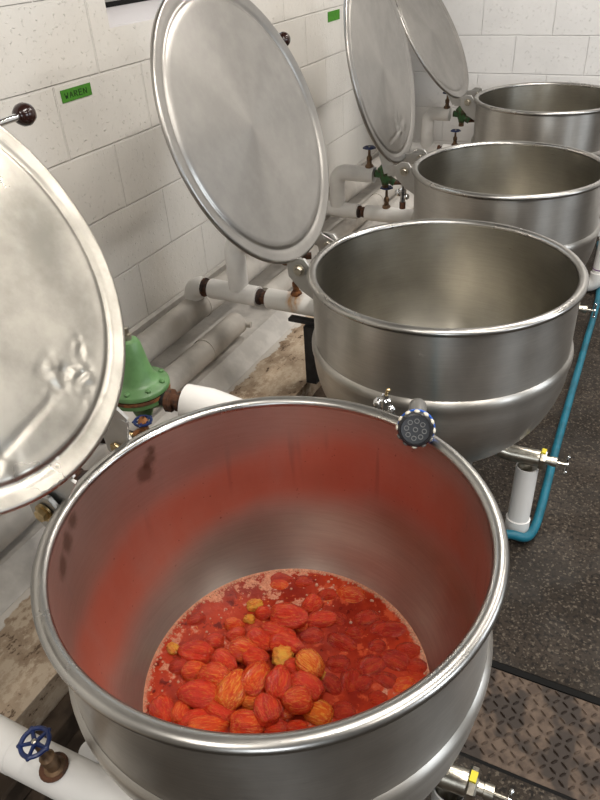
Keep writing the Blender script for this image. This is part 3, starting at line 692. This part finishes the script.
# rust run on that pipe, below the bronze stem
rm, rt, rb = new('rust_streaked_white_pipe'); rb.inputs['Roughness'].default_value = .5
co = N(rt, 'ShaderNodeTexCoord').outputs['Object']; sx = N(rt, 'ShaderNodeSeparateXYZ'); L(rt, co, sx.inputs[0])
dx = math2(rt, 'ABSOLUTE', math2(rt, 'SUBTRACT', math2(rt, 'ADD', sx.outputs[0], math2(rt, 'MULTIPLY', math2(rt, 'SUBTRACT', noisef(rt, 30, 4, .6, co, (1, .3, .3)), .5), .05)), .432))
f1 = maprange(rt, dx, .034, .010); f2 = maprange(rt, sx.outputs[2], -.034, .03, .25, 1)
ff = math2(rt, 'MULTIPLY', math2(rt, 'MULTIPLY', f1, f2), maprange(rt, noisef(rt, 60, 4, .6, co, (1, .4, .4)), .3, .6))
c = mixc(rt, ff, (.78, .76, .72), (.60, .29, .07)); L(rt, c, rb.inputs['Base Color'])
for o in t2.children:
    if o.name.startswith('pipe_cover') and min(v.co.x for v in o.data.vertices) > .30 and max(v.co.x for v in o.data.vertices) > .5: o.data.materials[0] = rm
MB().box((-.985, 1.87, .352), (-.945, 1.91, .58)).box((-1.05, 1.885, .581), (-.90, 1.915, .593)).obj('pipe_stand', BLACK_IRON); so = bpy.data.objects['pipe_stand']; tag(so, 'black iron upright holding the stained supply pipe beside second kettle', 'bracket')
t3, P3 = supply('white supply pipe with two blue handwheels beside the third kettle', 3.00, -.322, -.142, -1.352, -1.245, -1.205, -.955, -1.165, [(-1.19, True, .088, True, BRONZE), (-1.105, False, .095, True, BRONZE)])
t4, P4 = supply('white supply pipe with blue handwheels nearest the back wall', 4.17, -.335, -.130, -1.285, -1.215, -1.185, -1.00, -1.155, [(-1.175, True, .085, True, BRONZE), (-1.115, False, .085, True, BRONZE)])
green_valve('dark green valve between white elbow and third kettle hinge', -1.112, 3.00, H-.135)
green_valve('dark green valve under the hinge of the farthest kettle', -1.085, 4.17, H-.125)
green_valve('dark green valve half hidden by the second lid hinge', -1.06, 1.92, H-.055)
# first kettle: back supply line, green regulator, return line
t1 = thing('supply_pipe', 'short clean white pipe with rusty union behind the front kettle rim', 'pipe', (-.93, 1.12, H-.142), 'white kettle supply pipes')
cover(t1, [(0, 0, .0), (.06, .01, -.004), (.14, .015, -.02)] , .047, WHITE_NEW)
union(t1, (-.048, -.008, 0), (.004, 0, 0), .030); MB().tube([(-.078, -.012, 0), (-.045, -.008, 0)], .017, 12).obj('nipple', BLACK_IRON, t1)
rg = thing('pressure_regulator', 'bright green bell-shaped pressure regulator beside the dented lid', 'regulator', (-1.070, 1.115, H-.138)); rg.scale = (.9, .9, .98)
MB().lathe([(.0, .012), (.086, .012), (.090, .015), (.090, .024), (.086, .028), (.064, .034), (.055, .042), (.049, .056), (.042, .085), (.036, .118), (.031, .142), (.026, .150), (.012, .153), (0, .153)], None, 48).obj('bell_housing', GREEN, rg, smooth=45)
MB().lathe([(0, .002), (.089, .002), (.089, .011), (0, .011)], None, 48).obj('gasket', RUST_O, rg)
MB().lathe([(0, -.075), (.024, -.075), (.030, -.06), (.034, -.04), (.040, -.028), (.075, -.016), (.088, -.010), (.088, .001), (0, .001)], None, 40).tube([(0, 0, -.035), (.078, .005, -.01)], .022, 16).obj('lower_body', GREEN, rg, smooth=45)
MB().lathe([(0, .150), (.013, .150), (.013, .168), (0, .168)], None, 6).lathe([(0, .168), (.008, .168), (.008, .185), (0, .187)], None, 14).obj('adjusting_screw', NICKEL, rg, smooth=25)
for a in range(8):
    q = 2*PI*a/8 + .3; MB().lathe([(0, .030), (.0085, .030), (.0085, .037), (.004, .039), (0, .039)], Matrix.Translation((.075*math.cos(q), .075*math.sin(q), -.002)), 6).obj('bolt', GREEN, rg, smooth=25)
t1b = thing('return_pipe', 'white return pipe ending in a rusty union under the green regulator', 'pipe', (-1.44, 1.0, H-.195))
cover(t1b, [(.0, 0, 0), (.335, 0, 0)], .038, WHITE_PIPE); union(t1b, (.333, 0, 0), (.385, 0, 0), .032)
MB().tube([(.383, 0, 0), (.47, .01, -.003), (.56, .02, -.01)], .017, 14).obj('iron_pipe', BLACK_IRON, t1b)
MB().lathe([(0, -.026), (.022, -.026), (.022, .022), (0, .022)], Matrix.Translation((.452, .006, 0)), 14).tube([(.44, .006, 0), (.475, .012, 0)], .024, 12).obj('rusty_tee', RUST_O, t1b, smooth=30)
stem_valve(t1b, (.465, .006, .016), .045, True, r=.020, mtl=RUST_O)
t1c = thing('supply_pipe', 'lower white pipe behind dark round union, beside the front kettle hinge', 'pipe', (-1.44, .86, H-.24), 'white kettle supply pipes')
cover(t1c, [(0, 0, 0), (.34, 0, 0)], .036); union(t1c, (.338, 0, 0), (.39, 0, 0), .034); cover(t1c, [(.39, 0, 0), (.50, .0, 0)], .03, WHITE_NEW)
t0 = thing('drain_header', 'white pipe with blue handwheel valve in front of the nearest kettle', 'pipe', (-1.145, .325, H-.30))
cover(t0, [(0, 0, 0), (.39, 0, 0)], .0365, WHITE_NEW); cover(t0, [(.389, 0, 0), (.63, .008, 0)], .0358, WHITE_NEW)
MB().lathe([(.0, .030), (.0215, .031), (.024, .036), (.0215, .041), (.0, .041)], frame((.483, .0, 0), (-.02, -.12, 1)), 20).obj('opening_collar', RUST, t0)
stem_valve(t0, (.486, -.003, .030), .096, True, r=.0215, axis=(-.02, -.12, 1), mtl=BRONZE)
ts = thing('pipe_stub', 'white capped pipe end half hidden behind the front kettle pipe', 'pipe', (-.755, .445, 0))
MB().lathe([(0, 0), (.030, 0), (.030, .40), (.027, .409), (0, .412)], None, 28).obj('stub', WHITE_NEW, ts, smooth=40)

# ---------------------------------------------------------------- drain pipes, hose, nozzle
def drain(label, x, y, zt=.262, lean=(.0, -.03), foot=True):
    t = thing('drain_pipe', label, 'pipe', (x, y, 0), 'white drain pipes under the kettle valves')
    r, w2 = .035, .004; lx, ly = lean
    pts = [(lx, ly, .012), (0, 0, zt)]
    p = MB(); n = 32
    a, b = Vector(pts[0]), Vector(pts[1]); M = frame(a, b-a); Lg = (b-a).length
    p.lathe([(0, 0), (r, 0), (r, Lg), (r-w2, Lg), (r-w2, .03), (0, .03)], M, n).obj('pipe', WHITE_NEW, t, smooth=40)
    if foot: MB().lathe([(0, -.008), (r+.003, -.004), (r+.004, .01), (r+.004, .05), (r, .052), (0, .052)], M, n).obj('coupling', WHITE_PIPE, t, smooth=40)
    return t
drain('white drain pipe under the second kettle, with teal hose across its foot', KP[1][0]+.304, KP[1][1]+.03)
drain('white drain pipe under the front kettle, below yellow tagged valve', KP[0][0]+.334, KP[0][1]+.042)
drain('thin strip of white drain pipe seen behind the second kettle', KP[2][0]+.304, KP[2][1]+.03)
t = thing('drain_pipe', 'white drain pipe with rounded elbow at the far right of the kettles', 'pipe', (-.175, 3.74, 0), 'white drain pipes under the kettle valves')
MB().tube([(0, 0, .30), (-.005, -.015, .10)], .032, 24).obj('pipe', WHITE_NEW, t, smooth=40)
MB().tube([(-.005, -.013, .115)] + [Vector((-.055, -.015, .09)) + .05*(math.cos(a)*Vector((1, 0, 0)) - math.sin(a)*Vector((0, 0, 1))) for a in [PI/2*j/8 for j in range(9)]] + [(-.12, -.015, .04)], .038, 24).obj('elbow', WHITE_PIPE, t, smooth=40)
MB().tube([(-.0036, -.012, .135), (-.0034, -.012, .140)], .0335, 24).obj('purple_ring', plain('purple_primer', (.18, .06, .22), .5), t)

hc = [(-.24, 4.40), (-.19, 4.0), (-.150, 3.62), (-.143, 3.1), (-.138, 2.62), (-.133, 2.25), (-.130, 1.97), (-.130, 1.86), (-.150, 1.765), (-.205, 1.715), (-.29, 1.69), (-.36, 1.62), (-.38, 1.50)]
def catmull(P, k=8):
    P = [Vector(p) for p in P]; out = []
    Q = [P[0]] + P + [P[-1]]
    for i in range(1, len(Q)-2):
        for j in range(k):
            t = j/k; a, b, c, d = Q[i-1], Q[i], Q[i+1], Q[i+2]
            out.append(.5*((2*b) + (c-a)*t + (2*a-5*b+4*c-d)*t*t + (3*b-a-3*c+d)*t*t*t))
    return out + [P[-1]]
hp = [(x, y, .0165) for x, y in hc[:6]] + [(-.124, 1.93, .0165), (-.126, 1.80, .018), (-.143, 1.735, .03), (-.195, 1.712, .045), (-.29, 1.68, .03)] + [(-.35, 1.60, .017), (-.37, 1.45, .017), (-.36, 1.34, .05), (-.335, 1.262, .25), (-.325, 1.215, .5), (-.338, 1.17, .70), (-.338, 1.130, .80)]
hp = [(x, y, z) for x, y, z in hp]
hs = MB().tube(catmull(hp), .0150, 16).obj('water_hose', HOSE); tag(hs, 'teal rubber hose running along the floor right of the kettles', 'hose')
# spray nozzle resting on the back of the first rim
nz = thing('spray_nozzle', 'round black multi-pattern hose nozzle with blue ring on the kettle rim', 'nozzle', (-.338, 1.118, H-.095))
ax = Vector((.20, -.86, .42)).normalized()
ct = Vector((0.030, -.105, .122)); M = frame(ct, ax, (1, 0, 0))
hp2 = [Vector((0, .012, 0)), Vector((.002, .010, .05)), Vector((.004, -.015, .105)), ct - ax*.028]
MB().tube(catmull(hp2, 6), [.014]*6 + [.0155]*6 + [.018]*7, 20).obj('nozzle_handle', GREYPL, nz)
MB().lathe([(0, -.035), (.020, -.035), (.028, -.022), (.0335, -.012), (.0335, -.006), (0, -.006)], M, 40).obj('nozzle_back', GREYPL, nz)
MB().lathe([(.026, -.010), (.0350, -.010), (.0355, -.005), (.0350, -.001), (.026, -.001)], M, 48).obj('blue_ring', BLUEPL, nz)
MB().lathe([(0, -.002), (.0325, -.002), (.0335, .004), (.0335, .014), (.031, .018), (.0275, .019), (.0265, .015), (0, .014)], M, 48).obj('turret', BLACK, nz)
for q in range(12):
    a = 2*PI*q/12 + .1
    MB().ball((0, 0, 0), .0038, .0060, .0075, n=10, m=8).obj('grip_tab', CREAM if q % 3 == 0 or math.sin(a) > .3 else GREYPL, nz)
    o = bpy.data.objects[-1] if False else C.objects[-1]
    o.matrix_local = M @ Matrix.Rotation(a, 4, 'Z') @ Matrix.Translation((.0335, 0, .009))
for q in range(9):
    rr = 0 if q == 0 else .0165; a = 2*PI*q/8
    cx, cy = rr*math.cos(a), rr*math.sin(a)
    MB().lathe([(.0035, .0135), (.0048, .0135), (.0048, .0165), (.0035, .0165), (.0035, .0135)], M @ Matrix.Translation((cx, cy, 0)), 14).obj('spray_port', plain('dark_grey_plastic', (.16, .16, .155), .4) if q == 0 else bpy.data.materials['dark_grey_plastic'], nz)
# small chrome fitting behind the first rim and the one on the third kettle
def fitting(label, loc, s=1.0):
    t = thing('relief_valve', label, 'fitting', loc)
    MB().ball((-.014*s, 0, 0), .0125*s, n=14).lathe([(0, -.03*s), (.008*s, -.03*s), (.009*s, -.01*s), (.012*s, .0), (.012*s, .012*s), (.007*s, .016*s), (.007*s, .024*s), (0, .026*s)], None, 8).tube([(0, 0, 0), (-.02*s, 0, 0)], .010*s, 12).ball((.012*s, .002, -.012*s), .010*s, n=12).obj('valve_body', CHROME, t, smooth=30)
    MB().tube([(0, 0, .02*s), (.006*s, 0, .036*s)], .004*s, 8).ball((.006*s, 0, .036*s), .005*s).obj('lever', BRASS, t)
    MB().tube([(0, 0, -.03*s), (0, .0, -.052*s)], .010*s, 10).obj('stem', RUST, t)
    return t
fitting('small chrome fitting behind the front kettle rim, left of the nozzle', (-.408, 1.118, H-.012))
fitting('small chrome ball fitting left of the third kettle', (-.955, 2.79, H-.14), 1.3)

# ---------------------------------------------------------------- green tape notes on the left wall
def tape(label, y0, y1, z0, z1, tilt, text):
    t = thing('tape_note', label, 'tape', (WX, (y0+y1)/2, H+(z0+z1)/2), 'green tape notes')
    w2, h2 = (y1-y0)/2, (z1-z0)/2; c_, s_ = math.cos(tilt), math.sin(tilt)
    rot = lambda a, b: (a*c_ - b*s_, a*s_ + b*c_)
    pol = [rot(-w2, -h2), rot(w2, -h2), rot(w2, h2), rot(-w2, h2)]
    MB().prism(pol, 'x', .0005, .0022).obj('tape_strip', TAPE, t)
    if text:
        gl = {'W': [((0,1),(.25,0)),((.25,0),(.5,.6)),((.5,.6),(.75,0)),((.75,0),(1,1))], 'A': [((0,0),(.5,1)),((.5,1),(1,0)),((.2,.4),(.8,.4))], 'R': [((0,0),(0,1)),((0,1),(.9,.9)),((.9,.9),(.9,.55)),((.9,.55),(0,.5)),((.3,.5),(1,0))],
              'E': [((0,0),(0,1)),((0,1),(1,1)),((0,.5),(.8,.5)),((0,0),(1,0))], 'N': [((0,0),(0,1)),((0,1),(1,0)),((1,0),(1,1))]}
        mb = MB(); n = len(text); cw = 2*w2*.78/n
        for i, ch in enumerate(text):
            for (a, b) in gl[ch]:
                q = []
                for (px, pz) in (a, b):
                    yy, zz = rot(-w2*.78 + i*cw + px*cw*.62, -h2*.45 + pz*h2*.9); q.append((.0026, yy, zz))
                mb.tube(q, .0011, 6)
        mb.obj('handwriting', INK, t)
tape('larger green tape note with handwriting on the left wall near the front lid', 1.577, 1.703, .437, .470, 0, 'WAREN')
tape('small plain green tape note on the left wall between the second and third lids', 3.398, 3.535, .431, .474, 0, '')
